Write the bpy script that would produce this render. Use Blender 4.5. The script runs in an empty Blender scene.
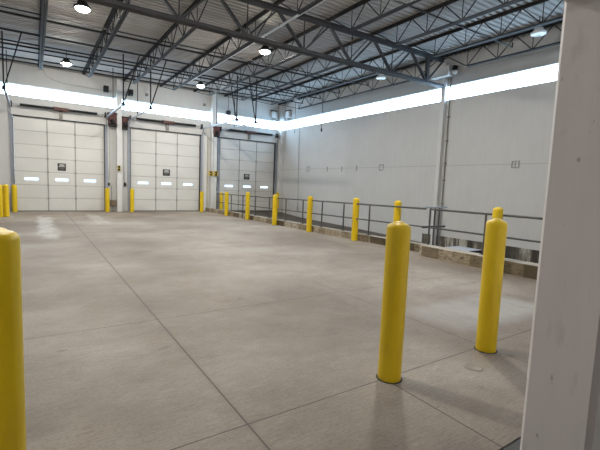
import bpy, bmesh, math, random
from mathutils import Vector, Matrix
random.seed(7)
SC = bpy.context.scene
COL = SC.collection
PI = math.pi

# ------------------------------------------------------------------ helpers
class MB:
    """collects shapes in world coordinates; build() links them as ONE mesh object"""
    def __init__(self): self.v = []; self.f = []; self.smooth = set()
    def add(self, vs, fs, smooth=False):
        n = len(self.v); self.v += [tuple(p) for p in vs]
        for f in fs:
            if smooth: self.smooth.add(len(self.f))
            self.f.append(tuple(i + n for i in f))
        return self
    def box(self, x0, x1, y0, y1, z0, z1):
        vs = [(x, y, z) for z in (z0, z1) for y in (y0, y1) for x in (x0, x1)]
        return self.add(vs, [(0,2,3,1), (4,5,7,6), (0,1,5,4), (2,6,7,3), (0,4,6,2), (1,3,7,5)])
    def cbox(self, c, s):
        return self.box(c[0]-s[0]/2, c[0]+s[0]/2, c[1]-s[1]/2, c[1]+s[1]/2, c[2]-s[2]/2, c[2]+s[2]/2)
    def bevbox(self, x0, x1, y0, y1, z0, z1, b):
        bm = bmesh.new()
        vs = [bm.verts.new((x, y, z)) for z in (z0, z1) for y in (y0, y1) for x in (x0, x1)]
        for f in [(0,2,3,1), (4,5,7,6), (0,1,5,4), (2,6,7,3), (0,4,6,2), (1,3,7,5)]:
            bm.faces.new([vs[i] for i in f])
        bmesh.ops.bevel(bm, geom=bm.edges[:], offset=b, segments=2, profile=.5, affect='EDGES')
        bm.verts.index_update()
        self.add([v.co[:] for v in bm.verts], [[v.index for v in f.verts] for f in bm.faces])
        bm.free(); return self
    def bar(self, p, q, r, n=8, r2=None):
        p, q = Vector(p), Vector(q); d = (q-p).normalized()
        a = d.cross(Vector((0,0,1)))
        if a.length < 1e-4: a = Vector((1,0,0))
        a.normalize(); b = d.cross(a); r2 = r if r2 is None else r2
        vs = []
        for P, rr in ((p, r), (q, r2)):
            for k in range(n):
                t = 2*PI*k/n; vs.append(P + a*math.cos(t)*rr + b*math.sin(t)*rr)
        fs = [(k, (k+1)%n, n+(k+1)%n, n+k) for k in range(n)]
        self.add(vs, fs, n > 5)
        self.add([vs[k] for k in range(n)], [tuple(range(n))[::-1]])
        self.add([vs[n+k] for k in range(n)], [tuple(range(n))])
        return self
    def beam(self, p, q, w, h, up=(0,0,1)):
        p, q = Vector(p), Vector(q); d = (q-p).normalized()
        a = d.cross(Vector(up))
        if a.length < 1e-4: a = Vector((1,0,0))
        a.normalize(); b = a.cross(d)
        vs = [P + a*sx*w/2 + b*sz*h/2 for P in (p, q) for sz in (-1, 1) for sx in (-1, 1)]
        return self.add(vs, [(0,1,3,2), (4,6,7,5), (0,4,5,1), (2,3,7,6), (0,2,6,4), (1,5,7,3)])
    def lathe(self, c, prof, n=24, axis='Z', smooth=True):
        c = Vector(c); vs = []
        for (r, h) in prof:
            for k in range(n):
                t = 2*PI*k/n; x, y = r*math.cos(t), r*math.sin(t)
                vs.append(c + (Vector((x, y, h)) if axis == 'Z' else Vector((x, h, y)) if axis == 'Y' else Vector((h, x, y))))
        fs = []
        for i in range(len(prof)-1):
            for k in range(n):
                fs.append((i*n+k, i*n+(k+1)%n, (i+1)*n+(k+1)%n, (i+1)*n+k))
        self.add(vs, fs, smooth)
        return self
    def prism(self, pts, d0, d1, axis='Y'):
        """pts: 2-D outline; extruded along axis from d0 to d1"""
        n = len(pts)
        def P(u, v, d): return (u, d, v) if axis == 'Y' else (d, u, v) if axis == 'X' else (u, v, d)
        vs = [P(u, v, d0) for u, v in pts] + [P(u, v, d1) for u, v in pts]
        fs = [(k, (k+1)%n, n+(k+1)%n, n+k) for k in range(n)] + [tuple(range(n))[::-1], tuple(range(n, 2*n))]
        return self.add(vs, fs)
    def build(self, name, mat, parent=None, origin=None):
        if parent is not None: o3 = WORLD[parent.name]
        elif origin is not None: o3 = Vector(origin)
        else:
            xs = [v[0] for v in self.v]; ys = [v[1] for v in self.v]; zs = [v[2] for v in self.v]
            o3 = Vector(((min(xs)+max(xs))/2, (min(ys)+max(ys))/2, min(zs)))
        me = bpy.data.meshes.new(name)
        me.from_pydata([Vector(v)-o3 for v in self.v], [], self.f)
        for i in self.smooth: me.polygons[i].use_smooth = True
        bm = bmesh.new(); bm.from_mesh(me); bmesh.ops.recalc_face_normals(bm, faces=bm.faces[:]); bm.to_mesh(me); bm.free()
        me.materials.append(mat)
        ob = bpy.data.objects.new(name, me); COL.objects.link(ob)
        if parent is not None: ob.parent = parent
        else: ob.location = o3
        WORLD[ob.name] = o3
        return ob
WORLD = {}

def tag(o, label=None, cat=None, group=None, kind=None):
    if label: o['label'] = label
    if cat: o['category'] = cat
    if group: o['group'] = group
    if kind: o['kind'] = kind
    return o
def thing(name, loc, label, cat, group=None):
    o = bpy.data.objects.new(name, None); COL.objects.link(o); o.location = loc
    o.empty_display_size = .1
    WORLD[o.name] = Vector(loc)
    return tag(o, label, cat, group)
def struct(name, mb, m, label=None, parent=None):
    o = mb.build(name, m, parent)
    if parent is None: tag(o, label, None, None, 'structure')
    if label and parent is None: o['label'] = label
    return o
def copy_tree(root, loc, label, group=None):
    r = root.copy(); COL.objects.link(r); r.location = loc; r['label'] = label
    WORLD[r.name] = Vector(loc)
    if group: r['group'] = group
    for ch in list(root.children):
        c = ch.copy(); COL.objects.link(c); c.parent = r
        for g in list(ch.children):
            d = g.copy(); COL.objects.link(d); d.parent = c
    return r

# ------------------------------------------------------------------ materials
def new(name):
    m = bpy.data.materials.new(name); m.use_nodes = True
    nt = m.node_tree; nt.nodes.clear()
    out = nt.nodes.new('ShaderNodeOutputMaterial'); b = nt.nodes.new('ShaderNodeBsdfPrincipled')
    nt.links.new(b.outputs[0], out.inputs[0])
    return m, nt, b
def N(nt, t, **kw):
    n = nt.nodes.new(t)
    for k, v in kw.items(): setattr(n, k, v)
    return n
def coords(nt, scale=(1,1,1)):
    g = N(nt, 'ShaderNodeNewGeometry'); mp = N(nt, 'ShaderNodeMapping'); mp.inputs['Scale'].default_value = scale
    nt.links.new(g.outputs['Position'], mp.inputs[0]); return mp.outputs[0]
def noise(nt, vec, scale, detail=4, rough=.55):
    n = N(nt, 'ShaderNodeTexNoise'); n.inputs['Scale'].default_value = scale
    n.inputs['Detail'].default_value = detail; n.inputs['Roughness'].default_value = rough
    nt.links.new(vec, n.inputs['Vector']); return n.outputs['Fac']
def ramp(nt, fac, stops):
    r = N(nt, 'ShaderNodeValToRGB'); e = r.color_ramp.elements
    while len(e) < len(stops): e.new(.5)
    for i, (p, c) in enumerate(stops):
        e[i].position = p; e[i].color = (*c, 1) if len(c) == 3 else c
    nt.links.new(fac, r.inputs[0]); return r.outputs[0]
def mix(nt, a, b, fac, mode='MIX'):
    m = N(nt, 'ShaderNodeMix', data_type='RGBA', blend_type=mode)
    for s, v in ((m.inputs['Factor'], fac), (m.inputs[6], a), (m.inputs[7], b)):
        if hasattr(v, 'is_linked'): nt.links.new(v, s)
        else: s.default_value = v if not isinstance(v, tuple) else ((*v, 1) if len(v) == 3 else v)
    return m.outputs[2]
def math_(nt, op, a, b=None, c=None):
    n = N(nt, 'ShaderNodeMath', operation=op)
    for i, v in enumerate((a, b, c)):
        if v is None: continue
        if hasattr(v, 'is_linked'): nt.links.new(v, n.inputs[i])
        else: n.inputs[i].default_value = v
    return n.outputs[0]
def bump(nt, b, h, strength=.3, dist=.01):
    n = N(nt, 'ShaderNodeBump'); n.inputs['Strength'].default_value = strength; n.inputs['Distance'].default_value = dist
    nt.links.new(h, n.inputs['Height']); nt.links.new(n.outputs[0], b.inputs['Normal'])

def paint(name, col, rough=.5, var=.06, scale=3., metal=0., stretch=(1,1,1), bumpy=0., spec=.5):
    m, nt, b = new(name); b.inputs['Specular IOR Level'].default_value = spec
    v = coords(nt, stretch)
    f = noise(nt, v, scale, 5)
    lo = tuple(max(0, c*(1-var)) for c in col); hi = tuple(min(1, c*(1+var)) for c in col)
    nt.links.new(ramp(nt, f, [(.3, lo), (.7, hi)]), b.inputs['Base Color'])
    b.inputs['Roughness'].default_value = rough; b.inputs['Metallic'].default_value = metal
    if bumpy: bump(nt, b, noise(nt, v, scale*12, 3), bumpy, .004)
    return m

M = {}
def mat_floor():
    m, nt, b = new('concrete_slab')
    v = coords(nt)
    sx = N(nt, 'ShaderNodeSeparateXYZ'); nt.links.new(v, sx.inputs[0])
    big = noise(nt, v, .35, 5, .6)
    mid = noise(nt, coords(nt, (.6, 1.5, 1)), 1.9, 8, .7)
    fine = noise(nt, coords(nt, (2.2, 30, 1)), 3.0, 3, .6)          # broom finish across the slab
    spk = noise(nt, v, 38, 3, .7)
    base = ramp(nt, big, [(.36, (.235, .198, .165)), (.5, (.325, .284, .243)), (.63, (.415, .378, .338))])
    c = mix(nt, base, ramp(nt, mid, [(.34, (.62, .59, .56)), (.46, (.88, .87, .86)), (.62, (1.0, 1.0, 1.0))]), .6, 'MULTIPLY')
    c = mix(nt, c, ramp(nt, fine, [(.32, (.66, .65, .63)), (.62, (1, 1, 1))]), .6, 'MULTIPLY')
    c = mix(nt, c, ramp(nt, spk, [(.36, (.58, .57, .55)), (.52, (1, 1, 1))]), .38, 'MULTIPLY')
    stain = noise(nt, coords(nt, (.7, 1.1, 1)), .9, 6, .7)
    c = mix(nt, c, (.20, .175, .15), ramp(nt, stain, [(.54, (0, 0, 0)), (.70, (.55, .55, .55))]))
    blot = noise(nt, coords(nt, (1, 1.6, 1)), 2.3, 2, .4)
    c = mix(nt, c, (.13, .115, .10), ramp(nt, blot, [(.70, (0, 0, 0)), (.76, (.6, .6, .6))]))
    X, Y = sx.outputs[0], sx.outputs[1]
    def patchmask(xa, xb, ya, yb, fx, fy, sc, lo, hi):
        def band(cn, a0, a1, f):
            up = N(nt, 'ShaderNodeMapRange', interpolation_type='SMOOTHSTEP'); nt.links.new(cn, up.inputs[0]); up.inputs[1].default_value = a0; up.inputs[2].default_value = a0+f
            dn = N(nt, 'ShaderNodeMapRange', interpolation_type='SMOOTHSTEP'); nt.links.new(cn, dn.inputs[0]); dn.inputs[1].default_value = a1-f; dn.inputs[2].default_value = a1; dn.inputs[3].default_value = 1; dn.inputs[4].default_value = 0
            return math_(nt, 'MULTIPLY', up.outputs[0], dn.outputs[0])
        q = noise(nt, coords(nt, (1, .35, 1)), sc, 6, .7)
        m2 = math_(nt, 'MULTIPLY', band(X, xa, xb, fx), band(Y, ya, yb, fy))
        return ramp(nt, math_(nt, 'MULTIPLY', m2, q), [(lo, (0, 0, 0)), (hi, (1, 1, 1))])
    c = mix(nt, c, (.60, .60, .60), math_(nt, 'MULTIPLY', patchmask(-.35, 1.0, 9.0, 23.0, .6, 5, 2.6, .30, .52), .55))      # paler mottled patch by the left door
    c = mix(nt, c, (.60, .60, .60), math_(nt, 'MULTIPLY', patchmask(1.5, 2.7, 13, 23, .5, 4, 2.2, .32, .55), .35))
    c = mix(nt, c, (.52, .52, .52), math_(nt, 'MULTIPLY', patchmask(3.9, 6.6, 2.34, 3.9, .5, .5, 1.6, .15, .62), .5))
    # saw-cut joints
    X, Y = sx.outputs[0], sx.outputs[1]
    def line(coord, at, w):
        wob = coord
        d = math_(nt, 'ABSOLUTE', math_(nt, 'SUBTRACT', wob, at))
        return math_(nt, 'LESS_THAN', d, w)
    js = [line(X, 1.19, .0055)]
    a = math_(nt, 'MULTIPLY', line(X, 2.515, .006), math_(nt, 'LESS_THAN', Y, 2.31)); js.append(a)
    a = math_(nt, 'MULTIPLY', line(X, 4.02, .005), math_(nt, 'LESS_THAN', Y, 5.5)); js.append(a)
    for yy in (2.31, 4.72, 9.5, 14.3, 19.0): js.append(line(Y, yy, .005 if yy < 5 else .007))
    s = js[0]
    for k in js[1:]: s = math_(nt, 'MAXIMUM', s, k)
    # grime creeping along the joints
    soft = math_(nt, 'SUBTRACT', 1.0, math_(nt, 'MULTIPLY', math_(nt, 'ABSOLUTE', math_(nt, 'SUBTRACT', X, 1.19)), 22.0))
    soft = math_(nt, 'MULTIPLY', math_(nt, 'MAXIMUM', soft, 0.0), .28)
    c = mix(nt, c, (.14, .12, .10), soft)
    c = mix(nt, c, (.06, .052, .045), math_(nt, 'MULTIPLY', s, .85))
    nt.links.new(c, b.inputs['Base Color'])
    r = ramp(nt, mid, [(.3, (.5,)*3), (.7, (.72,)*3)])
    nt.links.new(r, b.inputs['Roughness']); b.inputs['Specular IOR Level'].default_value = .3
    h = math_(nt, 'ADD', math_(nt, 'MULTIPLY', fine, .5), math_(nt, 'SUBTRACT', spk, math_(nt, 'MULTIPLY', s, 3.0)))
    bump(nt, b, h, .22, .004)
    return m
M['floor'] = mat_floor()
def mat_wall(name, col, ribs=0.):
    m, nt, b = new(name)
    v = coords(nt)
    f = noise(nt, v, .8, 5, .6); g = noise(nt, coords(nt, (6, 6, .7)), 1.3, 4, .6)
    c = ramp(nt, f, [(.3, tuple(k*.94 for k in col)), (.7, col)])
    c = mix(nt, c, ramp(nt, g, [(.3, (.93, .93, .92)), (.6, (1, 1, 1))]), .5, 'MULTIPLY')
    nt.links.new(c, b.inputs['Base Color']); b.inputs['Roughness'].default_value = .6
    h = noise(nt, v, 60, 3)
    if ribs:
        w = N(nt, 'ShaderNodeTexWave', wave_type='BANDS', bands_direction='Y'); w.inputs['Scale'].default_value = ribs
        nt.links.new(v, w.inputs['Vector']); h = math_(nt, 'ADD', math_(nt, 'MULTIPLY', w.outputs['Fac'], 1.2), math_(nt, 'MULTIPLY', h, .4))
    bump(nt, b, h, .12, .004)
    return m
M['wall'] = mat_wall('painted_concrete_panel', (.61, .615, .61))
M['wall_ribbed'] = mat_wall('ribbed_precast_panel', (.62, .63, .635), 2.2)
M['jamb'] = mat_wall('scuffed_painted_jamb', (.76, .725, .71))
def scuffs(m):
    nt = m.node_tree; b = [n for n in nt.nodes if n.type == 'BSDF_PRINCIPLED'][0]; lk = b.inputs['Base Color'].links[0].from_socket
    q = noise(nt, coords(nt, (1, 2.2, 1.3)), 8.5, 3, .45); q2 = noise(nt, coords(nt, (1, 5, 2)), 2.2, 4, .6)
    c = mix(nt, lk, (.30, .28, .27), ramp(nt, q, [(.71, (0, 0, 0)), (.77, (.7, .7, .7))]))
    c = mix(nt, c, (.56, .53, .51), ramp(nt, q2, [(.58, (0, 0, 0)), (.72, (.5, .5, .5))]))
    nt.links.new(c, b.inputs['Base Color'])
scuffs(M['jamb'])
M['column'] = paint('column_paint', (.66, .67, .67), .5, .05, 2)
M['door'] = paint('white_door_skin', (.665, .665, .65), .45, .04, 1.2)
M['stile'] = paint('door_stile_grey', (.33, .33, .32), .5, .1, 4)
M['gasket'] = paint('black_rubber', (.025, .025, .027), .7, .1, 6)
M['galv'] = paint('galvanised_steel', (.34, .37, .43), .5, .10, 9, .3)
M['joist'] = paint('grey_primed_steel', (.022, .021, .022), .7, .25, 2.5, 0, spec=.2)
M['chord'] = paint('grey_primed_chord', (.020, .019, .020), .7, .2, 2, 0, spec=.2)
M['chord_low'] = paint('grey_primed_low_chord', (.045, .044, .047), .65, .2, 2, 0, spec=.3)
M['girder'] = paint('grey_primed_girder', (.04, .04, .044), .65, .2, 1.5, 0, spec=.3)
M['black'] = paint('black_painted_steel', (.018, .018, .02), .6, .15, 5, 0, spec=.25)
M['rail'] = paint('dark_grey_rail_paint', (.085, .085, .085), .5, .2, 5, .2)
M['lightmetal'] = paint('bright_conduit', (.60, .61, .63), .35, .06, 8, .35)
M['red'] = paint('oxide_red_paint', (.085, .028, .025), .6, .3, 8)
M['brown'] = paint('brown_box', (.20, .15, .11), .6, .2, 8)
M['greybox'] = paint('grey_box', (.20, .20, .19), .5, .1, 8)
M['whitebox'] = paint('white_box', (.68, .69, .69), .5, .05, 5)
M['sigyellow'] = paint('signal_yellow', (.55, .40, .05), .5, .1, 9)
M['paleyellow'] = paint('pale_yellow_pipe', (.50, .46, .32), .5, .1, 9)
M['signblack'] = paint('sign_black', (.028, .028, .03), .45, .1, 9)
M['signwhite'] = paint('sign_white', (.62, .62, .60), .5, .05, 9)
M['signgrey'] = paint('sign_grey', (.17, .17, .165), .5, .05, 9)
M['mark'] = paint('grey_mortar_patch', (.30, .30, .30), .7, .1, 12)
M['floorcap'] = paint('dull_floor_cover', (.30, .27, .235), .6, .1, 9)
M['seam'] = paint('dark_seam_sealant', (.40, .40, .39), .8, .15, 6)
M['sill'] = paint('worn_sill_steel', (.085, .078, .07), .55, .3, 5, .3)
M['plate'] = paint('pale_blue_grey_plate', (.42, .47, .55), .4, .08, 6, .2)
def mat_yellow():
    m, nt, b = new('yellow_plastic_sleeve')
    v = coords(nt)
    f = noise(nt, coords(nt, (1, 1, .35)), 7, 5, .6)
    c = ramp(nt, f, [(.25, (.66, .45, .004)), (.6, (.76, .535, .006)), (.85, (.80, .58, .012))])
    sc = noise(nt, coords(nt, (1, 1, 3.2)), 9, 3, .5)
    c = mix(nt, c, (.16, .10, .02), ramp(nt, sc, [(.74, (0, 0, 0)), (.80, (.7, .7, .7))]))
    nt.links.new(c, b.inputs['Base Color']); b.inputs['Roughness'].default_value = .38
    return m
M['yellow'] = mat_yellow()
def mat_deck():
    m, nt, b = new('galvanised_roof_deck')
    f = noise(nt, coords(nt, (.4, 2, 1)), 1.2, 4)
    nt.links.new(ramp(nt, f, [(.3, (.285, .27, .255)), (.7, (.37, .355, .34))]), b.inputs['Base Color'])
    b.inputs['Roughness'].default_value = .6; b.inputs['Metallic'].default_value = .25
    return m
M['deck'] = mat_deck()
def mat_kerb():
    m, nt, b = new('worn_tan_kerb')
    v = coords(nt)
    sx = N(nt, 'ShaderNodeSeparateXYZ'); nt.links.new(v, sx.inputs[0])
    cell = N(nt, 'ShaderNodeTexVoronoi'); cell.inputs['Scale'].default_value = 1.0
    mp = coords(nt, (.01, 2.4, .01)); nt.links.new(mp, cell.inputs['Vector'])
    cs = N(nt, 'ShaderNodeSeparateColor'); nt.links.new(cell.outputs['Color'], cs.inputs[0])
    c = ramp(nt, cs.outputs[0], [(.15, (.10, .078, .045)), (.4, (.24, .195, .125)), (.65, (.36, .30, .21)), (.9, (.46, .41, .33))])
    f = noise(nt, coords(nt, (3, 3, 9)), 3, 6, .7)
    c = mix(nt, c, (.09, .07, .045), ramp(nt, f, [(.46, (0, 0, 0)), (.62, (.8, .8, .8))]))
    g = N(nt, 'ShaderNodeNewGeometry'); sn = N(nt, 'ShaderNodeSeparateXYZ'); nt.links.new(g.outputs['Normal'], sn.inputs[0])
    up = math_(nt, 'GREATER_THAN', sn.outputs[2], .7)       # upward faces get a paler, plainer tone
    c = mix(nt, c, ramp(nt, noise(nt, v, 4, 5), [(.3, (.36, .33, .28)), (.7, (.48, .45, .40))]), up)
    nt.links.new(c, b.inputs['Base Color']); b.inputs['Roughness'].default_value = .8
    bump(nt, b, f, .5, .02)
    return m
M['kerb'] = mat_kerb()
def mat_foundation():
    m, nt, b = new('stained_foundation')
    f = noise(nt, coords(nt, (1, 1.5, .22)), 1.5, 6, .72)
    c = ramp(nt, f, [(.40, (.05, .043, .036)), (.50, (.13, .115, .095)), (.56, (.40, .38, .33)), (.70, (.52, .50, .46))])
    nt.links.new(c, b.inputs['Base Color']); b.inputs['Roughness'].default_value = .85
    bump(nt, b, f, .4, .02); return m
M['foundation'] = mat_foundation()
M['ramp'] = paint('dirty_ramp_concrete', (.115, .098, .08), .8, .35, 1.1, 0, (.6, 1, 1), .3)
def mat_emit(name, col, s):
    m = bpy.data.materials.new(name); m.use_nodes = True; nt = m.node_tree; nt.nodes.clear()
    o = N(nt, 'ShaderNodeOutputMaterial'); e = N(nt, 'ShaderNodeEmission')
    e.inputs[0].default_value = (*col, 1); e.inputs[1].default_value = s
    nt.links.new(e.outputs[0], o.inputs[0]); return m
M['lamp_on'] = mat_emit('lit_lamp_lens', (1.0, .93, .82), 720.)
M['lamp_off'] = paint('unlit_lamp_lens', (.72, .74, .76), .3, .03, 5)
def mat_glass():
    m = bpy.data.materials.new('window_glass'); m.use_nodes = True; nt = m.node_tree; nt.nodes.clear()
    o = N(nt, 'ShaderNodeOutputMaterial'); t = N(nt, 'ShaderNodeBsdfTransparent'); g = N(nt, 'ShaderNodeBsdfGlossy')
    g.inputs['Roughness'].default_value = .05; t.inputs[0].default_value = (.93, .96, .97, 1)
    x = N(nt, 'ShaderNodeMixShader'); x.inputs[0].default_value = .06
    nt.links.new(t.outputs[0], x.inputs[1]); nt.links.new(g.outputs[0], x.inputs[2]); nt.links.new(x.outputs[0], o.inputs[0])
    return m
M['glass'] = mat_glass()
def mat_acrylic():
    m = bpy.data.materials.new('hazy_acrylic'); m.use_nodes = True; nt = m.node_tree; nt.nodes.clear()
    o = N(nt, 'ShaderNodeOutputMaterial'); t = N(nt, 'ShaderNodeBsdfTransparent'); t.inputs[0].default_value = (.33, .335, .33, 1)
    g = N(nt, 'ShaderNodeBsdfGlossy'); g.inputs['Roughness'].default_value = .2
    x = N(nt, 'ShaderNodeMixShader'); x.inputs[0].default_value = .04
    nt.links.new(t.outputs[0], x.inputs[1]); nt.links.new(g.outputs[0], x.inputs[2]); nt.links.new(x.outputs[0], o.inputs[0]); return m
M['acrylic'] = mat_acrylic()

# ------------------------------------------------------------------ key dimensions (metres)
D, W, S = 22.045, 13.204, 1.65          # back wall, right wall, eye height
Z1, Z2 = 5.15, 5.655                    # clerestory strip
XL = -6.0
FJ = 1.25                               # near edge of the slab
YF0, YF1 = .80, 1.14                    # partition the camera looks through
OX0, OX1, OZ = -.95, 2.488, 2.728        # its opening
def zr(x): return 6.74 + .0155*(x - 12.85)          # underside of roof deck
def kf(y): return 8.2 + .03*(22 - y)              # kerb face line
ZDOOR = 4.28
DOORS = [(-.73, 2.95), (4.16, 7.85), (9.03, 12.73)]

# ------------------------------------------------------------------ setting
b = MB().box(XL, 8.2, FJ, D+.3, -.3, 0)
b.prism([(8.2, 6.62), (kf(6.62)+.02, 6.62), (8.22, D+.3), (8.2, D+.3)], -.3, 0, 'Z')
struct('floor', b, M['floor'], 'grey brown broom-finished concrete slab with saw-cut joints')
b = MB().box(-4.2, 6.2, -5.2, FJ-.012, -.3, -.003)
struct('floor_threshold', b, M['sill'], 'dark worn steel sill in the near opening')
# ramp behind the kerb
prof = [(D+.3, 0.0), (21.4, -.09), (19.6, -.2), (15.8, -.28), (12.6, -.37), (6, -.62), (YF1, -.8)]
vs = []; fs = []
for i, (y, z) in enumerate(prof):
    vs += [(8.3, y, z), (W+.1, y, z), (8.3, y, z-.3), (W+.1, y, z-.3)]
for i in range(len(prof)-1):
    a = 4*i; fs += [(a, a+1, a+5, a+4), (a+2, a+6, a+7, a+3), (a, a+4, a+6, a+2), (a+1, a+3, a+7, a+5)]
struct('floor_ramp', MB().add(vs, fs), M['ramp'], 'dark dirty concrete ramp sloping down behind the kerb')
# kerbs
b = MB()
b.prism([(kf(D), D), (kf(6.66), 6.66), (kf(6.66)+.26, 6.66), (kf(D)+.26, D)], -.45, .21, 'Z')
o = struct('kerb_long', b, M['kerb'], 'long low tan block kerb under the guard rail')
b = MB().bevbox(8.2, 8.56, 1.30, 6.62, -.75, .27, .015)
o = struct('kerb_near', b, M['kerb'], 'nearer low tan kerb standing proud beside the ramp')

# back wall
wx1 = W + .25
b = MB()
b.box(XL, DOORS[0][0], D, D+.25, -.3, Z1)
b.box(DOORS[0][1], DOORS[1][0], D, D+.25, -.3, Z1)
b.box(DOORS[1][1], DOORS[2][0], D, D+.25, -.3, Z1)
b.box(DOORS[2][1], wx1, D, D+.25, -.3, Z1)
for x0, x1 in DOORS: b.box(x0, x1, D, D+.25, ZDOOR, Z1)
b.box(XL, wx1, D, D+.25, Z2, 7.2)
struct('wall_back', b, M['wall'], 'pale painted back wall with three dock doors')
# right wall
b = MB()
b.box(W, wx1, YF1-.3, D, -1.2, 2.655); b.box(W, wx1, YF1-.3, D, 2.67, Z1); b.box(W+.012, wx1, YF1-.3, D, 2.65, 2.675)
b.box(W, wx1, YF1-.3, D, Z2, 7.2)
struct('wall_right', b, M['wall_ribbed'], 'pale grey precast right wall with a faint horizontal seam')
b = MB().box(W-.02, W+.001, YF1, 10.55, -1.1, -.07)
struct('trim_1', b, M['foundation'], 'dark stained foundation band under the right wall')
b = MB().box(W-.003, W+.012, YF1, D, 2.654, 2.671)
struct('trim_2', b, M['seam'], 'thin horizontal panel seam on the right wall')
struct('wall_left', MB().box(XL-.25, XL, YF0, D+.25, -.3, 7.2), M['wall'], 'left wall outside the frame')
# near partition with opening (chamfered jamb)
ch = .022
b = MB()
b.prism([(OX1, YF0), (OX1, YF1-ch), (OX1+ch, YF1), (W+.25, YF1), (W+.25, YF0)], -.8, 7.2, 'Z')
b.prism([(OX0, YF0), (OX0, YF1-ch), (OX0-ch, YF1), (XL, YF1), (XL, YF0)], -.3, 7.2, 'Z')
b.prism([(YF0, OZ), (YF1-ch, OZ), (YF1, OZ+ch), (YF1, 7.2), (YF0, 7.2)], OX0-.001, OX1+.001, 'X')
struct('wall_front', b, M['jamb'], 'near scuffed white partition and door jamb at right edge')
# enclosure behind the camera
b = MB()
b.box(-4.4, -4.2, -5.4, YF0, -.3, 4.0); b.box(6.2, 6.4, -5.4, YF0, -.3, 4.0); b.box(-4.4, 6.4, -5.4, -5.2, -.3, 4.0)
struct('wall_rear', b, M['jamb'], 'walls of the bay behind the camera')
struct('ceiling_rear', MB().box(-4.4, 6.4, -5.4, YF0, 3.9, 4.1), M['wall'], 'ceiling of the bay behind the camera')

# corrugated roof deck, ribs along X
vs = []; fs = []; pitch = .1905; y = YF0
prof = []
while y < D + .25:
    prof += [(y, 0), (y+.085, 0), (y+.105, .045), (y+.170, .045)]; y += pitch
for (yy, dz) in prof:
    vs += [(XL-.2, yy, zr(XL-.2)+dz), (wx1, yy, zr(wx1)+dz)]
for i in range(len(prof)-1): fs.append((2*i, 2*i+1, 2*i+3, 2*i+2))
n0 = len(vs)
vs += [(XL-.2, YF0, zr(XL)+.2), (wx1, YF0, zr(wx1)+.2), (wx1, D+.25, zr(wx1)+.2), (XL-.2, D+.25, zr(XL)+.2)]
fs.append((n0, n0+1, n0+2, n0+3))
struct('ceiling', MB().add(vs, fs), M['deck'], 'corrugated galvanised steel roof deck')

# clerestory windows: frame, mullions, panes
def clerestory_back():
    fr = MB(); t = .022
    fr.box(XL, W, D+.10, D+.16, Z1, Z1+t); fr.box(XL, W, D+.10, D+.16, Z2-t, Z2)
    root = struct('window_1', fr, M['whitebox'], 'long clerestory window strip above the dock doors')
    xs = [-3.5, 1.33, 6.15, 10.98]
    for x in xs: MB().box(x-.014, x+.014, D+.10, D+.16, Z1+t, Z2-t).build('mullion', M['whitebox'], root)
    ed = [XL] + xs + [W]
    for a, c in zip(ed[:-1], ed[1:]): MB().box(a+.014, c-.014, D+.125, D+.133, Z1+t, Z2-t).build('pane', M['glass'], root)
def clerestory_right():
    fr = MB(); t = .022
    fr.box(W+.10, W+.16, YF1, D+.1, Z1, Z1+t); fr.box(W+.10, W+.16, YF1, D+.1, Z2-t, Z2)
    root = struct('window_2', fr, M['whitebox'], 'long clerestory window strip on the right wall')
    ys = [2.6, 7.51, 12.41, 17.3]
    for y in ys: MB().box(W+.10, W+.16, y-.012, y+.012, Z1+t, Z2-t).build('mullion', M['whitebox'], root)
    ed = [YF1] + ys + [D+.1]
    for a, c in zip(ed[:-1], ed[1:]): MB().box(W+.125, W+.133, a+.012, c-.012, Z1+t, Z2-t).build('pane', M['glass'], root)
clerestory_back(); clerestory_right()

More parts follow.
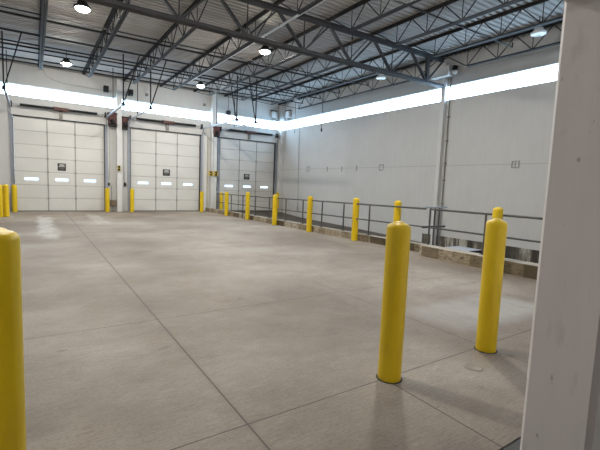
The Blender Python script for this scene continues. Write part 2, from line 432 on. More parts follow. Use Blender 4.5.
# ------------------------------------------------------------------ dock doors (sectional, seven rows, vision panes)
WIN_ROW = 2
for k, (x0, x1) in enumerate(DOORS):
    y0, y1 = D+.06, D+.11
    w = x1 - x0; j1, j2 = x0 + w*.348, x0 + w*.655
    root = struct('door_%d' % (k+1), MB().box(x0-.02, x1+.02, y1, y1+.01, ZDOOR-.03, ZDOOR+.06).box(x0-.03, x0+.012, D-.012, y1, 0, ZDOOR).box(x1-.012, x1+.03, D-.012, y1, 0, ZDOOR).box(x0-.03, x1+.03, D-.02, D+.03, ZDOOR-.012, ZDOOR+.035), M['gasket'],
                  ['left white sectional dock door', 'middle white sectional dock door', 'right white sectional dock door behind the railing'][k])
    rows = 7; hz = ZDOOR/rows
    cols = [(x0+.014, j1), (j1, j2), (j2, x1-.014)]
    for r in range(rows):
        z0, z1 = r*hz + (.012 if r else .03), (r+1)*hz - .006
        s = MB()
        if r != WIN_ROW:
            s.bevbox(x0+.014, x1-.014, y0, y1, z0, z1, .006)
            s.build('door_section', M['door'], root)
        else:
            za, zb = 1.432, 1.565
            wins = [((a+c)/2-.28, (a+c)/2+.26) for a, c in cols]
            s.box(x0+.014, x1-.014, y0, y1, z0, za); s.box(x0+.014, x1-.014, y0, y1, zb, z1)
            xs = [x0+.014] + [e for wv in wins for e in wv] + [x1-.014]
            for i in range(0, len(xs), 2): s.box(xs[i], xs[i+1], y0, y1, za, zb)
            sec = s.build('door_section', M['door'], root)
            for a, c in wins:
                MB().box(a, c, y0+.02, y0+.026, za, zb).build('vision_pane', M['acrylic'], sec)
    for r in range(1, rows):      # dark hinge line between sections
        pass
    sj = MB()
    for r in range(1, rows): sj.box(x0+.014, x1-.014, y0+.012, y1-.005, r*hz-.0075, r*hz+.0135)
    sj.build('section_seal', M['stile'], root)
    MB().box(x0+.005, x1-.005, y0+.005, y1-.005, .0 if k < 2 else -.14, .036).build('bottom_seal', M['gasket'], root)
    for xj in (j1, j2):
        MB().box(xj-.022, xj+.022, y0-.014, y0-.001, .03, 2*hz).box(xj-.022, xj+.022, y0-.014, y0-.001, 2*hz, ZDOOR-.02).build('stile', M['stile'], root)
        for r in range(1, rows):
            MB().cbox((xj, y0-.02, r*hz), (.08, .012, .10)).build('hinge', M['stile'], root)

# notices stuck on the doors
SIGNS = [('left', .94, 1.28, 1.93, 2.28), ('middle', 5.81, 6.19, 1.93, 2.27), ('right', 10.64, 11.02, 1.93, 2.27)]
for nm, x0, x1, z0, z1 in SIGNS:
    t = thing('door_sign', (.5*(x0+x1), D+.06, z0), 'small black and white notice on the %s dock door' % nm, 'sign', 'notices on the dock doors')
    MB().box(x0, x1, D+.045, D+.058, z0, z1).build('backing', M['signblack'], t)
    h = z1-z0; w = x1-x0
    p = MB()
    for (u0, u1, v0, v1) in ((.22, .85, .78, .86), (.22, .78, .66, .73), (.12, .88, .53, .60)):
        p.box(x0+u0*w, x0+u1*w, D+.042, D+.0455, z0+v0*h, z0+v1*h)
    p.build('printed_lines', M['signwhite'], t)
    p = MB()
    for (u0, u1, v0, v1) in ((.15, .85, .34, .41), (.25, .75, .20, .27)):
        p.box(x0+u0*w, x0+u1*w, D+.042, D+.0455, z0+v0*h, z0+v1*h)
    p.build('printed_lines', M['signgrey'], t)

# door tracks: vertical rail on the jamb, level rail into the room, hanger and sway brace
TR = [(-.80, 'left side of the left dock door', 1), (3.03, 'right side of the left dock door', -1), (4.07, 'left side of the middle dock door', 1),
      (7.94, 'right side of the middle dock door', -1), (8.94, 'left side of the right dock door', 1), (12.83, 'right side of the right dock door', -1)]
for i, (x, lab, sg) in enumerate(TR):
    zt = 4.62; ye = 17.4
    t = thing('door_track', (x, D-.06, 0), 'galvanised overhead track on the ' + lab, 'door track', 'overhead door tracks')
    b = MB().box(x-.055, x+.055, D-.05, D-.002, .02, ZDOOR+.05)
    b.box(x+sg*.05-.012, x+sg*.05+.012, D-.09, D-.002, .02, ZDOOR+.05)
    b.build('vertical_rail', M['galv'], t)
    b = MB()
    pts = []
    for k in range(9):
        a = k/8*PI/2; pts.append((x, D-.07-.36*(1-math.cos(a)), ZDOOR-.02+.36*math.sin(a)))
    for p, q in zip(pts[:-1], pts[1:]): b.beam(p, q, .05, .03, (1, 0, 0))
    b.build('curved_rail', M['galv'], t)
    if i == 5: continue
    b = MB().beam((x, D-.42, zt), (x, ye, zt), .07, .02).beam((x+sg*.03, D-.42, zt+.03), (x+sg*.03, ye, zt+.03), .012, .06)
    b.build('horizontal_rail', M['galv'], t)
    top = zr(x)-.02
    MB().beam((x, ye+.03, zt-.03), (x, ye+.03, top), .045, .045, (1, 0, 0)).build('hanger', M['black'], t)
    dx = -.0
    MB().beam((x, ye+.06, zt), (x+.55*(1 if i < 3 else -1)*1.0, ye-.25, top), .04, .04, (1, 0, 0)).build('sway_brace', M['black'], t)
    MB().beam((x, 19.9, zt+.03), (x, 19.9, top), .03, .03, (1, 0, 0)).build('hanger', M['black'], t)
    MB().cbox((x, ye, zt), (.11, .10, .13)).build('bumper', M['black'], t)

# torsion spring shafts over the doors
for k, (x0, x1) in enumerate(DOORS):
    xa, xb, z = x0+.25, x1-.35, 4.755
    if k == 0: xa = x0+.30
    xm = (x0+x1)/2
    nm = ['left', 'middle', 'right'][k]
    t = thing('torsion_spring', (xm, D-.2, 4.6), 'black torsion spring shaft above the %s dock door' % nm, 'door spring', 'spring shafts over the doors')
    MB().bar((x0-.05, D-.2, z), (x1+.05, D-.2, z), .016, 10).build('shaft', M['galv'], t)
    for a, c in ((xa, xm-.27), (xm+.27, xb)):
        b = MB(); n = int((c-a)/.055)
        b.bar((a, D-.2, z), (c, D-.2, z), .045, 12)
        for q in range(n+1): b.lathe((a+q*(c-a)/n, D-.2, z), [(.044, -.016), (.066, -.010), (.066, .010), (.044, .016)], 12, 'X')
        b.build('spring', M['black'], t)
    b = MB().bevbox(xm-.27, xm+.27, D-.27, D-.13, z-.075, z+.075, .02).box(xm-.3, xm-.27, D-.26, D-.14, z-.09, z+.09).box(xm+.27, xm+.3, D-.26, D-.14, z-.09, z+.09)
    b.build('center_winder', M['red'], t)
    MB().box(xm-.07, xm+.07, D-.12, D-.001, z-.4, z+.05).build('bearing_plate', M['greybox'], t)
    for xx in (x0-.03, x1+.03): MB().box(xx-.02, xx+.02, D-.26, D-.001, z-.12, z+.12).build('end_bracket', M['black'], t)

# door operators (red jackshaft gearboxes beside the columns)
for x0, x1, z0, z1, lab in [(3.11, 3.46, 4.22, 4.84, 'dark red door operator left of the first column'),
                            (3.74, 4.0, 4.14, 4.72, 'dark red door operator right of the first column'),
                            (8.50, 8.90, 4.24, 4.80, 'dark red door operator beside the second column, left of the right dock door')]:
    t = thing('door_operator', (.5*(x0+x1), D-.2, z0), lab, 'door operator')
    MB().bevbox(x0, x1, D-.34, D-.04, z0+.12, z1, .03).build('gearbox', M['red'], t)
    MB().lathe((.5*(x0+x1), D-.35, z0+.24), [(0, -.03), (.10, -.03), (.12, 0), (.12, .08)], 16, 'Y').build('motor', M['black'], t)
    MB().box(x0-.04, x1+.04, D-.30, D-.001, z1-.03, z1+.05).build('mount_plate', M['black'], t)
    MB().box(x0+.02, x1-.02, D-.30, D-.05, z0, z0+.13).build('brake_cover', M['black'], t)
    MB().bar((x0+.03, D-.3, z0), (x0+.03, D-.3, 1.6), .008, 6).build('pull_chain', M['greybox'], t)

# building columns on the back wall, corner and right wall
def hcol(name, x0, x1, y0, y1, ztop, label, parts=()):
    b = MB().bevbox(x0, x1, y0, y1, -.3, ztop, .012)
    o = struct(name, b, M['column'], label); return o
hcol('column_1', 3.48, 3.72, 21.78, D-.001, zr(3.6)-.02, 'white square column between left and middle dock doors')
hcol('column_2', 8.43, 8.75, 21.75, D-.001, zr(8.6)-.02, 'white square column between middle and right dock doors')
o = hcol('column_3', 12.93, W-.001, 21.70, D-.001, zr(13)-.02, 'white column in the far right corner')
b = MB().bevbox(13.06, W-.001, 9.86, 10.03, -.9, 6.0, .012)
o = struct('column_4', b, M['column'], 'pale grey steel column on the right wall')
MB().box(12.98, W-.001, 9.80, 10.09, -.46, -.43).build('base_plate', M['galv'], o)
# girder seat at its head
t = thing('girder_seat', (13.0, 9.9, 5.95), 'white boxed girder seat at the head of the right wall column', 'bracket')
MB().bevbox(12.86, W-.002, 9.62, 10.40, 5.98, 6.34, .015).build('seat_box', M['whitebox'], t)
MB().bevbox(12.90, W-.002, 9.75, 10.05, 6.34, 6.56, .012).build('upper_block', M['whitebox'], t)
t = thing('security_camera', (13.05, 9.42, 5.95), 'dark topped wall camera beside the right column head', 'camera')
MB().bar((W, 9.45, 6.30), (13.02, 9.45, 6.30), .02).build('arm', M['greybox'], t)
MB().lathe((13.0, 9.45, 6.13), [(0, .18), (.09, .17), (.10, .05), (.10, .0)], 16).build('hood', M['black'], t)
MB().lathe((13.0, 9.45, 6.13), [(.09, .0), (.088, -.05), (.06, -.11), (0, -.135)], 16).build('dome', M['whitebox'], t)
# conduit running down next to the column
t = thing('wall_conduit', (W-.05, 9.7, -.44), 'thin grey conduit running down beside the right wall column', 'conduit')
MB().bar((W-.04, 9.70, -.44), (W-.04, 9.70, 6.0), .022).build('pipe', M['greybox'], t)
for z in (1.2, 2.1, 2.75, 3.6, 4.5): MB().cbox((W-.035, 9.70, z), (.07, .09, .05)).build('strap', M['greybox'], t)

# corner devices
for x, y, lab in [(12.55, D-.09, 'small white box on the back wall by the corner'), (12.72, 21.2, 'small white box on the right wall by the corner')]:
    t = thing('corner_box', (x, y, 5.85), lab, 'box')
    if y > 21.5:
        MB().bevbox(x-.2, x+.12, D-.16, D+.003, 5.86, 6.22, .02).build('housing', M['whitebox'], t)
        MB().box(x-.24, x+.16, D-.2, D+.003, 6.22, 6.27).build('cap', M['black'], t)
        MB().bevbox(x-.06, x+.12, D-.15, D-.02, 5.66, 5.80, .03).build('sensor', M['greybox'], t)
    else:
        MB().bevbox(W-.18, W+.003, y-.2, y+.2, 5.86, 6.22, .02).build('housing', M['whitebox'], t)
        MB().box(W-.2, W-.001, y-.22, y+.22, 6.22, 6.27).build('cap', M['black'], t)
        MB().bevbox(W-.14, W-.02, y-.1, y+.05, 5.62, 5.80, .03).build('sensor', M['greybox'], t)

# dock signal lights
for x0, x1, z0, z1, lab in [(3.49, 3.63, 2.05, 2.33, 'yellow two-lens dock signal on the first column'),
                            (8.26, 8.50, 2.03, 2.31, 'yellow two-lens dock signal left on the second column'),
                            (8.57, 8.80, 2.04, 2.32, 'yellow two-lens dock signal right on the second column')]:
    yf = 21.75 if x0 > 8 else 21.78
    t = thing('dock_signal', (.5*(x0+x1), yf, z0), lab, 'signal light', 'dock signals on the columns')
    MB().bevbox(x0, x1, yf-.09, yf-.002, z0, z1, .01).build('housing', M['sigyellow'], t)
    for z in (z0+.075, z1-.075): MB().lathe((.5*(x0+x1), yf-.09, z), [(0, -.02), (.05, -.02), (.056, 0)], 14, 'Y').build('lens', M['black'], t)
# push button stations and boxes between the doors
for x0, x1, z0, z1, lab in [(3.09, 3.19, 1.30, 1.44, 'small black push button station right of the left dock door'),
                            (3.84, 3.94, 1.28, 1.48, 'small black push button station left of the middle dock door'),
                            (8.77, 8.865, 1.18, 1.40, 'small black push button station left of the right dock door')]:
    t = thing('push_button_station', (.5*(x0+x1), D-.05, z0), lab, 'switch')
    MB().bevbox(x0, x1, D-.10, D+.003, z0, z1, .01).build('housing', M['black'], t)
    for z in (z0+.05, z1-.05): MB().lathe((.5*(x0+x1), D-.10, z), [(0, -.015), (.02, -.015), (.02, 0)], 10, 'Y').build('button', M['greybox'], t)
    MB().bar((.5*(x0+x1), D-.03, z1), (.5*(x0+x1), D-.03, 2.2), .012).build('conduit', M['lightmetal'], t)
t = thing('control_box', (3.31, D-.1, .27), 'brown grey electrical box low on the wall between the doors', 'electrical box')
MB().bevbox(3.18, 3.44, D-.16, D-.001, .28, .58, .01).build('housing', M['brown'], t)
MB().bar((3.25, D-.05, .58), (3.25, D-.05, 1.3), .013).build('conduit', M['greybox'], t)
MB().bar((3.31, D-.05, .28), (3.31, D-.05, .0), .013).build('conduit', M['greybox'], t)
t = thing('wall_panel', (8.16, D-.05, 0), 'beige pilaster panel with conduit beside the middle dock door', 'panel')
MB().box(8.08, 8.24, D-.05, D-.001, 0.02, 4.3).build('panel', M['whitebox'], t)
MB().bar((8.29, D-.03, 0.02), (8.29, D-.03, 4.3), .02).build('conduit', M['paleyellow'], t)
# black boxes high on the back wall
for x, lab in [(3.02, 'black box high on the back wall left of the first column'), (4.14, 'black box high on the back wall right of the first column')]:
    t = thing('wall_speaker', (x, D-.1, 5.85), lab, 'speaker', 'black boxes above the clerestory')
    MB().bevbox(x-.11, x+.11, D-.26, D-.06, 5.85, 6.15, .02).build('cabinet', M['black'], t)
    MB().box(x-.09, x+.09, D-.268, D-.26, 5.88, 6.12).build('grille', M['black'], t)
    MB().box(x-.03, x+.03, D-.07, D-.001, 5.95, 6.05).build('bracket', M['black'], t)
# junction boxes above the clerestory
for x, z in ((4.95, 5.98), (8.05, 5.92)):
    t = thing('junction_box', (x, D-.05, z), 'small grey junction box above the clerestory by the %s' % ('middle dock door' if x < 6 else 'second column'), 'junction box')
    MB().bevbox(x-.07, x+.07, D-.09, D+.003, z, z+.14, .01).build('housing', M['greybox'], t)
    MB().bar((x, D-.03, z+.14), (x, D-.03, zr(x)-.15), .012).build('conduit', M['lightmetal'], t)

# marks on the right wall seam: mortar patches and a square plate
def patch(y0, y1, z0, z1, lab, kind):
    xw = W-.006
    b = MB()
    if kind == 'square':
        w = .028
        b.box(xw-.012, W+.001, y0, y1, z1-w, z1); b.box(xw-.012, W+.001, y0, y1, z0, z0+w)
        b.box(xw-.012, W+.001, y0, y0+w, z0+w, z1-w); b.box(xw-.012, W+.001, y1-w, y1, z0+w, z1-w)
        b.box(xw-.012, W+.001, (y0+y1)/2-.006, (y0+y1)/2+.006, z0+w, z1-w)
        return tag(b.build('lifting_plate', M['mark']), lab, 'wall plate')
    if kind == 'hook':
        w = .05
        b.box(xw, W+.001, y0, y0+w, z0+.06, z1); b.box(xw, W+.001, y0+w, y1-w, z1-w, z1)
        b.box(xw, W+.001, y1-w, y1, z0, z1); b.box(xw, W+.001, y0+w, y1-w, z0, z0+w)
    else:
        b.box(xw, W+.001, y0, y1, z0, z1)
    return tag(b.build('wall_patch', M['mark']), lab, 'wall patch', 'patches along the wall seam')
patch(18.82, 19.10, 2.50, 2.81, 'grey square patch on the right wall seam nearest the far corner', 'hook')
patch(17.10, 17.18, 2.50, 2.77, 'narrow grey patch, second on the wall seam from the far corner', 'bar')
patch(15.88, 15.96, 2.50, 2.75, 'narrow grey patch, third on the wall seam from the far corner', 'bar')
patch(14.74, 14.83, 2.52, 2.78, 'narrow grey patch, fourth on the wall seam from the far corner', 'bar')
patch(12.95, 13.25, 2.51, 2.79, 'dark hook shaped patch on the wall seam left of the right column', 'hook')
patch(6.88, 7.13, 2.53, 2.77, 'square outlined plate on the wall seam beside the near partition', 'square')

# hanging cable on the right wall near the corner
t = thing('hanging_cable', (W-.06, 20.0, 0), 'thin cable hanging down the right wall near the far corner', 'cable')
MB().bar((W-.03, 20.0, 5.05), (W-.03, 19.85, .35), .012, 6).build('cable', M['greybox'], t)
b = MB()
for k in range(12):
    a, c = 2*PI*k/12, 2*PI*(k+1)/12
    b.bar((W-.03, 19.85+.09*math.cos(a), .25+.11*math.sin(a)), (W-.03, 19.85+.09*math.cos(c), .25+.11*math.sin(c)), .014, 6)
b.build('coil', M['greybox'], t)

# ------------------------------------------------------------------ roof steel
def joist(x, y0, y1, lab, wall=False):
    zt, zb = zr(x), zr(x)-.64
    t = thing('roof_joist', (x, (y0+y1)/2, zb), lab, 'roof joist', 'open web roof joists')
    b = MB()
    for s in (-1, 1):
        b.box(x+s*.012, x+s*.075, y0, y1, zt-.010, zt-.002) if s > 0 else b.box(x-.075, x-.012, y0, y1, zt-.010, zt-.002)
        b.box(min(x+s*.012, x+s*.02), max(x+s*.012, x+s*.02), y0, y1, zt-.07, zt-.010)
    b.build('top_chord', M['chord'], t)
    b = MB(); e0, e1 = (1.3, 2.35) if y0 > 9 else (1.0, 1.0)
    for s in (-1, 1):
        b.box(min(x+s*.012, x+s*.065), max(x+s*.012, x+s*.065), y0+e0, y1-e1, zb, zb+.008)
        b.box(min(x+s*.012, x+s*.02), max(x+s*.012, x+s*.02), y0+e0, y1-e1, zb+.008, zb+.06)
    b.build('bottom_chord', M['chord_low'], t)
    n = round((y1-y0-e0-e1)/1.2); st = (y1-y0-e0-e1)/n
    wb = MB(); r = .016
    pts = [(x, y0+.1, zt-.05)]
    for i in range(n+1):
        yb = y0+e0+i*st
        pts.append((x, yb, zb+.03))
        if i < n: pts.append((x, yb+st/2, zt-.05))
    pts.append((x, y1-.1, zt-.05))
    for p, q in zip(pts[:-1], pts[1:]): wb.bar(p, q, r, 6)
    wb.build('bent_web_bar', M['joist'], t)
    for i in range(n+1):
        yb = y0+e0+i*st
        MB().bar((x, yb, zb+.03), (x, yb, zt-.05), .012, 6).build('vertical_strut', M['joist'], t)
    return t
JX = [.32, 2.06, 3.84, 5.64, 7.44, 9.25, 11.05, 12.85]
far_names = ['leftmost roof joist running out from above the left dock door', 'roof joist second from the left, ending above the left dock door',
  'roof joist third from the left, ending beside the first column', 'roof joist fourth from the left, with a bright conduit beneath it',
  'roof joist fifth from the left, ending above the middle dock door', 'roof joist sixth from the left, ending above the right dock door',
  'roof joist seventh from the left, next but one to the right wall, beyond the girder', 'roof joist running along the right wall beyond the girder']
for x, lab in zip(JX, far_names): joist(x, 9.88, D-.02, lab)
near_names = {5.64: 'near roof joist leftmost in view this side of the girder', 7.44: 'second near roof joist from the left, this side of the girder', 9.25: 'third near roof joist from the left, this side of the girder',
  11.05: 'near roof joist next to the one along the right wall', 12.85: 'near roof joist along the right wall, this side of the girder'}
for x, lab in near_names.items(): joist(x, YF1+.02, 9.86, lab)

# joist girder across the room
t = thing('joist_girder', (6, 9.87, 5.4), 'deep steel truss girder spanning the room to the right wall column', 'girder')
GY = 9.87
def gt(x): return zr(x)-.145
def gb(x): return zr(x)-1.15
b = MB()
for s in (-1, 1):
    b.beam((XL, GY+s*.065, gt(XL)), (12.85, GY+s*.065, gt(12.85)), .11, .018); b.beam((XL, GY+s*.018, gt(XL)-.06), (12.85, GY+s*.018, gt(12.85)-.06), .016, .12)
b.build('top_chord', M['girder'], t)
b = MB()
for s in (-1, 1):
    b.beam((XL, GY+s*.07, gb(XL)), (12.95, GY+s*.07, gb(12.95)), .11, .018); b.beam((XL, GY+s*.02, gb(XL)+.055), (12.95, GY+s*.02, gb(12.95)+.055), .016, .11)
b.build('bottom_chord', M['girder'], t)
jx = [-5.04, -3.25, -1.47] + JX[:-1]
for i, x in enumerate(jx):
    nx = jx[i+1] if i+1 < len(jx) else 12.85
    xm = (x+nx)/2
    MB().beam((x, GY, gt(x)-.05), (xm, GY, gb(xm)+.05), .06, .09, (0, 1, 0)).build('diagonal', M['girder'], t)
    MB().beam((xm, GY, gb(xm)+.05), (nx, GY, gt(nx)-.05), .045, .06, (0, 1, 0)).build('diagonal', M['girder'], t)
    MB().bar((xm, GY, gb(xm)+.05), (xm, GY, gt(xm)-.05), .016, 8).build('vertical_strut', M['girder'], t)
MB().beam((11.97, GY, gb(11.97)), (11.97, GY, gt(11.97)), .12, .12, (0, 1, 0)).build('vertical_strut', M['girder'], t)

# bridging lines across the joists
BR = [(15.16, 'top', .05, 'first'), (16.87, 'top', .05, 'second'), (18.17, 'top', .045, 'third'), (19.3, 'top', .04, 'fourth'), (21.15, 'top', .05, 'fifth'),
      (13.2, 'bot', .028, 'sixth'), (15.16, 'bot', .03, 'seventh'), (16.7, 'bot', .04, 'eighth'), (18.3, 'bot', .04, 'ninth')]
brl = {(15.16, 'top'): 'nearest of the high bridging angles under the roof deck beyond the girder', (16.87, 'top'): 'second high bridging angle beyond the girder under the deck',
       (18.17, 'top'): 'third high bridging angle beyond the girder under the deck', (19.3, 'top'): 'fourth high bridging angle, last but one before the back wall',
       (21.15, 'top'): 'high bridging angle closest to the back wall', (13.2, 'bot'): 'thin low bridging bar nearest to the girder on its far side',
       (15.16, 'bot'): 'second low bridging bar beyond the girder on the joist bottoms', (16.7, 'bot'): 'third low bridging bar beyond the girder on the joist bottoms',
       (18.3, 'bot'): 'low bridging bar closest to the back wall on the joist bottoms'}
for y, lv, w, _ in BR:
    dz = -.10 if lv == 'top' else -.60
    xe = 12.80 if lv == 'top' else 12.2
    b = MB().beam((XL, y, zr(XL)+dz), (xe, y, zr(xe)+dz), .008, w).beam((XL, y-w/2, zr(XL)+dz+w/2), (xe, y-w/2, zr(xe)+dz+w/2), w, .008)
    if lv == 'bot': b.beam((xe, y, zr(xe)+dz-.01), (xe, y, zr(xe)+dz+.16), .03, .03, (1, 0, 0))
    tag(b.build('bridging_angle', M['black']), brl[(y, lv)], 'roof bridging', 'bridging under the roof')
for y, lab in [(6.9, 'thin near bridging bar this side of the girder, ending by the right wall'), (4.6, 'thin near bridging bar at the top right corner of the view')]:
    xe = 12.2
    b = MB().beam((4.5, y, zr(4.5)-.60), (xe, y, zr(xe)-.60), .03, .03); b.beam((xe, y, zr(xe)-.62), (xe, y, zr(xe)-.46), .03, .03, (1, 0, 0))
    tag(b.build('bridging_angle', M['black']), lab, 'roof bridging', 'bridging under the roof')

# bright conduit under the fourth joist
t = thing('ceiling_conduit', (5.72, 13, 6.0), 'bright metal conduit running lengthwise under the fourth roof joist', 'conduit')
MB().bar((5.74, 6.0, 6.03), (5.74, 17.4, 6.03), .032, 8).build('pipe', M['lightmetal'], t)
for y in (7.5, 9.87, 12.1, 14.4, 16.7): MB().cbox((5.74, y, 6.06), (.08, .04, .09)).build('strap', M['greybox'], t)
# wire running along the back wall below the roof
t = thing('wall_wire', (2.2, D-.03, 6.2), 'thin sagging wire along the top of the back wall', 'wire')
b = MB(); pts = [(.45, 6.45), (.55, 6.22), (.85, 6.05), (1.3, 5.98), (2.2, 5.96), (3.4, 5.93)]
for p, q in zip(pts[:-1], pts[1:]): b.bar((p[0], D-.03, p[1]), (q[0], D-.03, q[1]), .008, 6)
b.build('wire', M['greybox'], t)

# pendant cords near the right wall
for x, y, z0, lab, blob in [(12.3, 16.6, 4.55, 'black pendant cord with a plug end in front of the right clerestory', True), (12.3, 19.15, 4.64, 'thin black pendant cord near the far right corner', False)]:
    t = thing('pendant_cord', (x, y, z0), lab, 'cord')
    MB().bar((x, y, z0+.05), (x, y, zr(x)-.02), .018 if blob else .012, 6).build('cord', M['black'], t)
    MB().bar((x, y, z0-.06 if blob else z0), (x, y, z0+.10), .04 if blob else .02, 8).build('plug', M['black'], t)
t = thing('pulley_block', (8.75, 20.4, 5.3), 'black pulley block hanging in front of the second column', 'pulley')
MB().bar((8.80, 20.4, 5.55), (8.80, 20.4, zr(8.8)-.02), .012, 6).build('rod', M['black'], t)
MB().lathe((8.80, 20.4, 5.45), [(0, -.07), (.13, -.06), (.10, 0), (.13, .06), (0, .07)], 14, 'Y').build('wheel', M['black'], t)

# ------------------------------------------------------------------ high bay lamps (3 by 3 grid; the right column is off)
def lamp(x, y, on, lab):
    z = zr(x)-.52
    t = thing('high_bay_lamp', (x, y, z), lab, 'lamp', 'high bay lamps')
    MB().lathe((x, y, z), [(.17, 0), (.20, .005), (.205, .05), (.14, .09), (.11, .17), (.05, .19), (0, .19)], 20).build('housing', M['black'] if on else M['whitebox'], t)
    MB().lathe((x, y, z), [(.17, .002), (.155, -.03), (.11, -.058), (.05, -.07), (0, -.073)] if on else [(.17, .002), (.13, -.006), (.10, .012), (0, .016)], 20).build('lens', M['lamp_on'] if on else M['lamp_off'], t)
    MB().bar((x, y, z+.19), (x, y, zr(x)-.01), .012, 6).build('hanger', M['black'], t)
LON = [(1.15, 12.26, 'lit lamp at the top left of the view, near the girder'), (1.15, 18.45, 'lit lamp above the left dock door'),
       (6.57, 12.26, 'lit lamp in the middle of the roof just beyond the girder'), (6.57, 18.5, 'lit lamp above the middle dock door')]
for x, y, l in LON: lamp(x, y, True, l)
for x, y, l in [(1.15, 6.1, 'lit lamp overhead left, above the near floor'), (6.57, 6.1, 'lit lamp overhead right, above the near floor')]: lamp(x, y, True, l)
for x, y, l in [(11.98, 6.05, 'unlit white lamp near the right wall at the top right'), (11.98, 12.22, 'unlit white lamp by the right wall beside the girder'), (11.98, 18.6, 'unlit white lamp in the far right corner')]:
    lamp(x, y, False, l)

M['lamp_fill'] = mat_emit('jamb_fill_lens', (1.0, .92, .86), 230.)  # lamp below is added out of view to brighten the near jamb
t = thing('high_bay_lamp', (-1.2, -2.2, 3.4), 'added unseen lamp in the bay behind the viewer, brightening the jamb', 'lamp')
MB().lathe((-1.2, -2.2, 3.4), [(.17, 0), (.20, .005), (.205, .05), (.14, .09), (.11, .17), (.05, .19), (0, .19)], 20).build('housing', M['black'], t)
MB().lathe((-1.2, -2.2, 3.4), [(.17, .002), (.155, -.03), (.11, -.058), (.05, -.07), (0, -.073)], 20).build('lens', M['lamp_fill'], t)
MB().bar((-1.2, -2.2, 3.59), (-1.2, -2.2, 3.9), .012, 6).build('hanger', M['black'], t)

# ------------------------------------------------------------------ bollards
def bollard(x, y, h, lab, z0=0., r=.1015):
    t = thing('bollard', (x, y, z0), lab, 'bollard', 'yellow bollards')
    prof = [(r*.985, 0), (r, .02)]
    for k in range(9):
        a = k/8*PI/2; prof.append((r - .045 + .045*math.cos(a), h-.065 + .045*math.sin(a)))
    prof += [(r*.42, h-.008), (r*.2, h-.001), (0, h)]
    b = MB(); n = 40; c = Vector((x, y, z0)); vs = []
    for (rr, hh) in prof:                      # two shallow vertical moulding grooves run down the sleeve
        for k in range(n):
            a = 2*PI*k/n
            g = .003 if (k % 10 == 3 and .05 < hh < h-.05 or k % 10 == 3 and hh <= .05) else 0
            vs.append(c+Vector(((rr-g)*math.cos(a), (rr-g)*math.sin(a), hh)))
    fs = [(i*n+k, i*n+(k+1)%n, (i+1)*n+(k+1)%n, (i+1)*n+k) for i in range(len(prof)-1) for k in range(n)]
    b.add(vs, fs, True); b.build('sleeve', M['yellow'], t)
    MB().lathe((x, y, z0), [(r-.002, .0), (r-.002, .004), (r+.010, .006), (r+.014, .001)], 28).build('base_joint', M['gasket'], t)
    return t
bollard(2.566, 2.30, 1.39, 'tall yellow bollard at the slab joint crossing, nearest in the middle right')
bollard(3.955, 2.235, 1.402, 'tall yellow bollard beside the near partition at right')
bollard(-.165, 2.42, 1.392, 'yellow bollard cut off by the left edge, nearest the viewer')
def along(ax, ay, off=-.13):          # slide along the sight line until it touches the kerb face
    k = 1.
    for _ in range(40):
        k = (kf(ay*k)+off)/ax
    return ax*k, ay*k
row = [((8.06, 18.65), 1.22, 'yellow bollard in front of the kerb, first from the back wall'), ((8.06, 16.27), 1.285, 'yellow bollard in front of the kerb, second from the back wall'),
       ((8.41, 14.40), 1.28, 'yellow bollard in front of the kerb, third from the back wall, under the far corner'), ((8.437, 11.89), 1.315, 'yellow bollard in front of the kerb, fourth from the back wall'),
       ((8.738, 9.71), 1.365, 'yellow bollard in front of the kerb, fifth from the back wall'), ((8.35, 7.57), 1.365, 'yellow bollard by the kerb, mostly hidden behind the tall middle right bollard')]
for (a, c), h, lab in row:
    x, y = along(a, c); bollard(x, y, h, lab)
bollard(8.06, 4.55, 1.385, 'yellow bollard whose top shows behind the bollard beside the partition')
for x, y, h, lab in [(-1.12, 19.0, 1.28, 'outer yellow bollard at the left edge, near the left dock door'), (-.93, 19.25, 1.28, 'inner yellow bollard of the pair at the left edge, near the left dock door'),
                     (-.74, 21.72, 1.22, 'yellow bollard at the left jamb of the left dock door'), (2.99, 21.55, 1.19, 'yellow bollard at the right jamb of the left dock door'),
                     (4.13, 21.5, 1.20, 'yellow bollard at the left jamb of the middle dock door'), (7.69, 21.2, 1.16, 'yellow bollard at the right jamb of the middle dock door')]:
    bollard(x, y, h, lab)
bollard(9.0, 21.6, 1.20, 'yellow bollard at the left jamb of the right dock door, behind the railing', -.07)
bollard(12.72, 21.5, 1.30, 'yellow bollard at the right jamb of the right dock door, in the corner', -.09)

t = MB().lathe((3.44, 2.05, 0), [(.085, .001), (.085, .004), (.075, .0045), (.073, .003), (0, .003)], 28).build('floor_cover', M['floorcap'])
tag(t, 'small round cover set in the slab near the tall right bollard', 'floor cover')

# ------------------------------------------------------------------ guard rails
def rx(y): return kf(y)+.13 if y > 6.7 else 8.42
def rz(y): return 1.06+.11*(20.6-y)/13.7 if y > 6.7 else 1.20
def rm(y): return .61+.085*(20.6-y)/13.7 if y > 6.7 else .728
def rail(name, y0, y1, posts, lab):
    t = thing(name, (rx(y0), (y0+y1)/2, .21), lab, 'guard rail')
    MB().bar((rx(y0), y0, rz(y0)), (rx(y1), y1, rz(y1)), .026, 10).build('top_rail', M['rail'], t)
    MB().bar((rx(y0), y0, rm(y0)), (rx(y1), y1, rm(y1)), .022, 10).build('mid_rail', M['rail'], t)
    for y in posts:
        zb = .21 if y > 6.64 else .27
        MB().bar((rx(y), y, zb), (rx(y), y, rz(y)), .024, 10).build('post', M['rail'], t)
        MB().cbox((rx(y), y, zb+.006), (.11, .11, .012)).build('foot_plate', M['rail'], t)
rail('guard_rail', 20.7, 6.67, [20.7, 18.9, 17.6, 16.35, 15.1, 13.8, 12.6, 11.42, 10.25, 9.05, 7.95], 'long dark grey two-rail guard rail along the kerb')
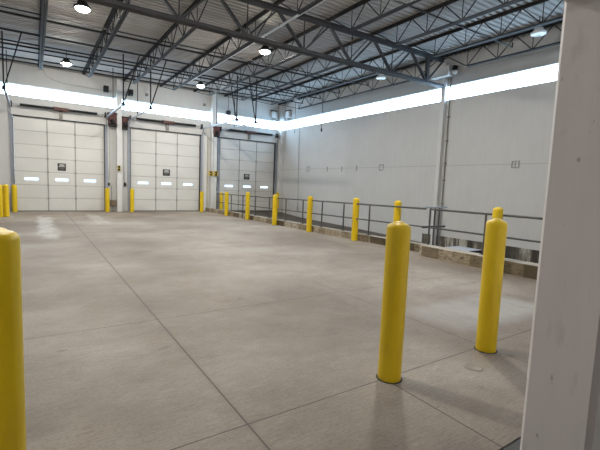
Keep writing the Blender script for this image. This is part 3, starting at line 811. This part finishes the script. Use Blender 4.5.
rail('guard_rail', 6.52, 1.7, [5.02, 3.6, 1.9], 'nearer dark grey guard rail on the proud kerb by the partition')
# short return rail at the step down to the ramp
yq = 6.585
t = thing('return_rail', (8.7, yq, .27), 'short guard rail return across the kerb gap, with a pale blue grey top bar', 'guard rail')
MB().beam((8.26, yq, 1.245), (9.12, yq, 1.245), .10, .03).build('top_rail', M['plate'], t)
MB().bar((8.21, yq, .735), (9.12, yq, .735), .03, 10).build('mid_rail', M['rail'], t)
for dx, zb in ((8.49, .27), (8.68, -.62), (8.86, -.62)): MB().bar((dx, yq, zb), (dx, yq, 1.23), .024, 10).build('post', M['rail'], t)
t = thing('stair_landing', (9.28, 6.1, -.62), 'pale blue grey metal step plate behind the near kerb', 'step')
MB().box(8.95, 9.60, 5.75, 6.45, .17, .20).build('tread', M['plate'], t)
for x in (8.98, 9.57):
    for y in (5.80, 6.40): MB().box(x-.025, x+.025, y-.025, y+.025, -.66, .17).build('leg', M['rail'], t)
MB().box(8.95, 9.60, 5.72, 5.75, -.05, .20).build('skirt', M['black'], t)

# door track on the near side of the partition (right frame edge)
t = thing('partition_track', (2.65, .77, 0), 'pale vertical track on the near face of the partition at far right edge', 'door track')
MB().box(2.60, 2.66, YF0-.06, YF0-.001, .01, 2.7).build('rail', M['whitebox'], t)
MB().box(2.66, 2.74, YF0-.02, YF0-.001, .01, 2.7).build('flange', M['whitebox'], t)

# ------------------------------------------------------------------ light
w = bpy.data.worlds.new('overcast_daylight'); SC.world = w; w.use_nodes = True
bg = w.node_tree.nodes['Background']; bg.inputs[0].default_value = (.55, .77, 1.0, 1); bg.inputs[1].default_value = 21.
def portal(name, loc, rot, sx, sy):
    l = bpy.data.lights.new(name, 'AREA'); l.shape = 'RECTANGLE'; l.size = sx; l.size_y = sy; l.cycles.is_portal = True
    o = bpy.data.objects.new(name, l); COL.objects.link(o); o.location = loc; o.rotation_euler = rot
portal('daylight_portal', ((XL+W)/2, D+.24, (Z1+Z2)/2), (-PI/2, 0, 0), W-XL, Z2-Z1)
portal('daylight_portal', (W+.24, (YF1+D)/2, (Z1+Z2)/2), (0, PI/2, 0), Z2-Z1, D-YF1)

# ------------------------------------------------------------------ camera
cam = bpy.data.cameras.new('camera'); co = bpy.data.objects.new('camera', cam); COL.objects.link(co)
yaw, pit, rol, f = .5937, -.0977, .0401, 394.98
fw = Vector((math.sin(yaw)*math.cos(pit), math.cos(yaw)*math.cos(pit), math.sin(pit)))
r = Vector((math.cos(yaw), -math.sin(yaw), 0)); u = r.cross(fw)
r2 = r*math.cos(rol)+u*math.sin(rol); u2 = -r*math.sin(rol)+u*math.cos(rol)
mt = Matrix((r2, u2, -fw)).transposed().to_4x4(); mt.translation = (0, 0, S)
co.matrix_world = mt
cam.sensor_fit = 'HORIZONTAL'; cam.sensor_width = 36; cam.lens = f/600*36; cam.clip_start = .05
SC.camera = co
SC.view_settings.view_transform = 'Standard'; SC.view_settings.look = 'None'
SC.view_settings.gamma = 1; SC.view_settings.exposure = 0.0
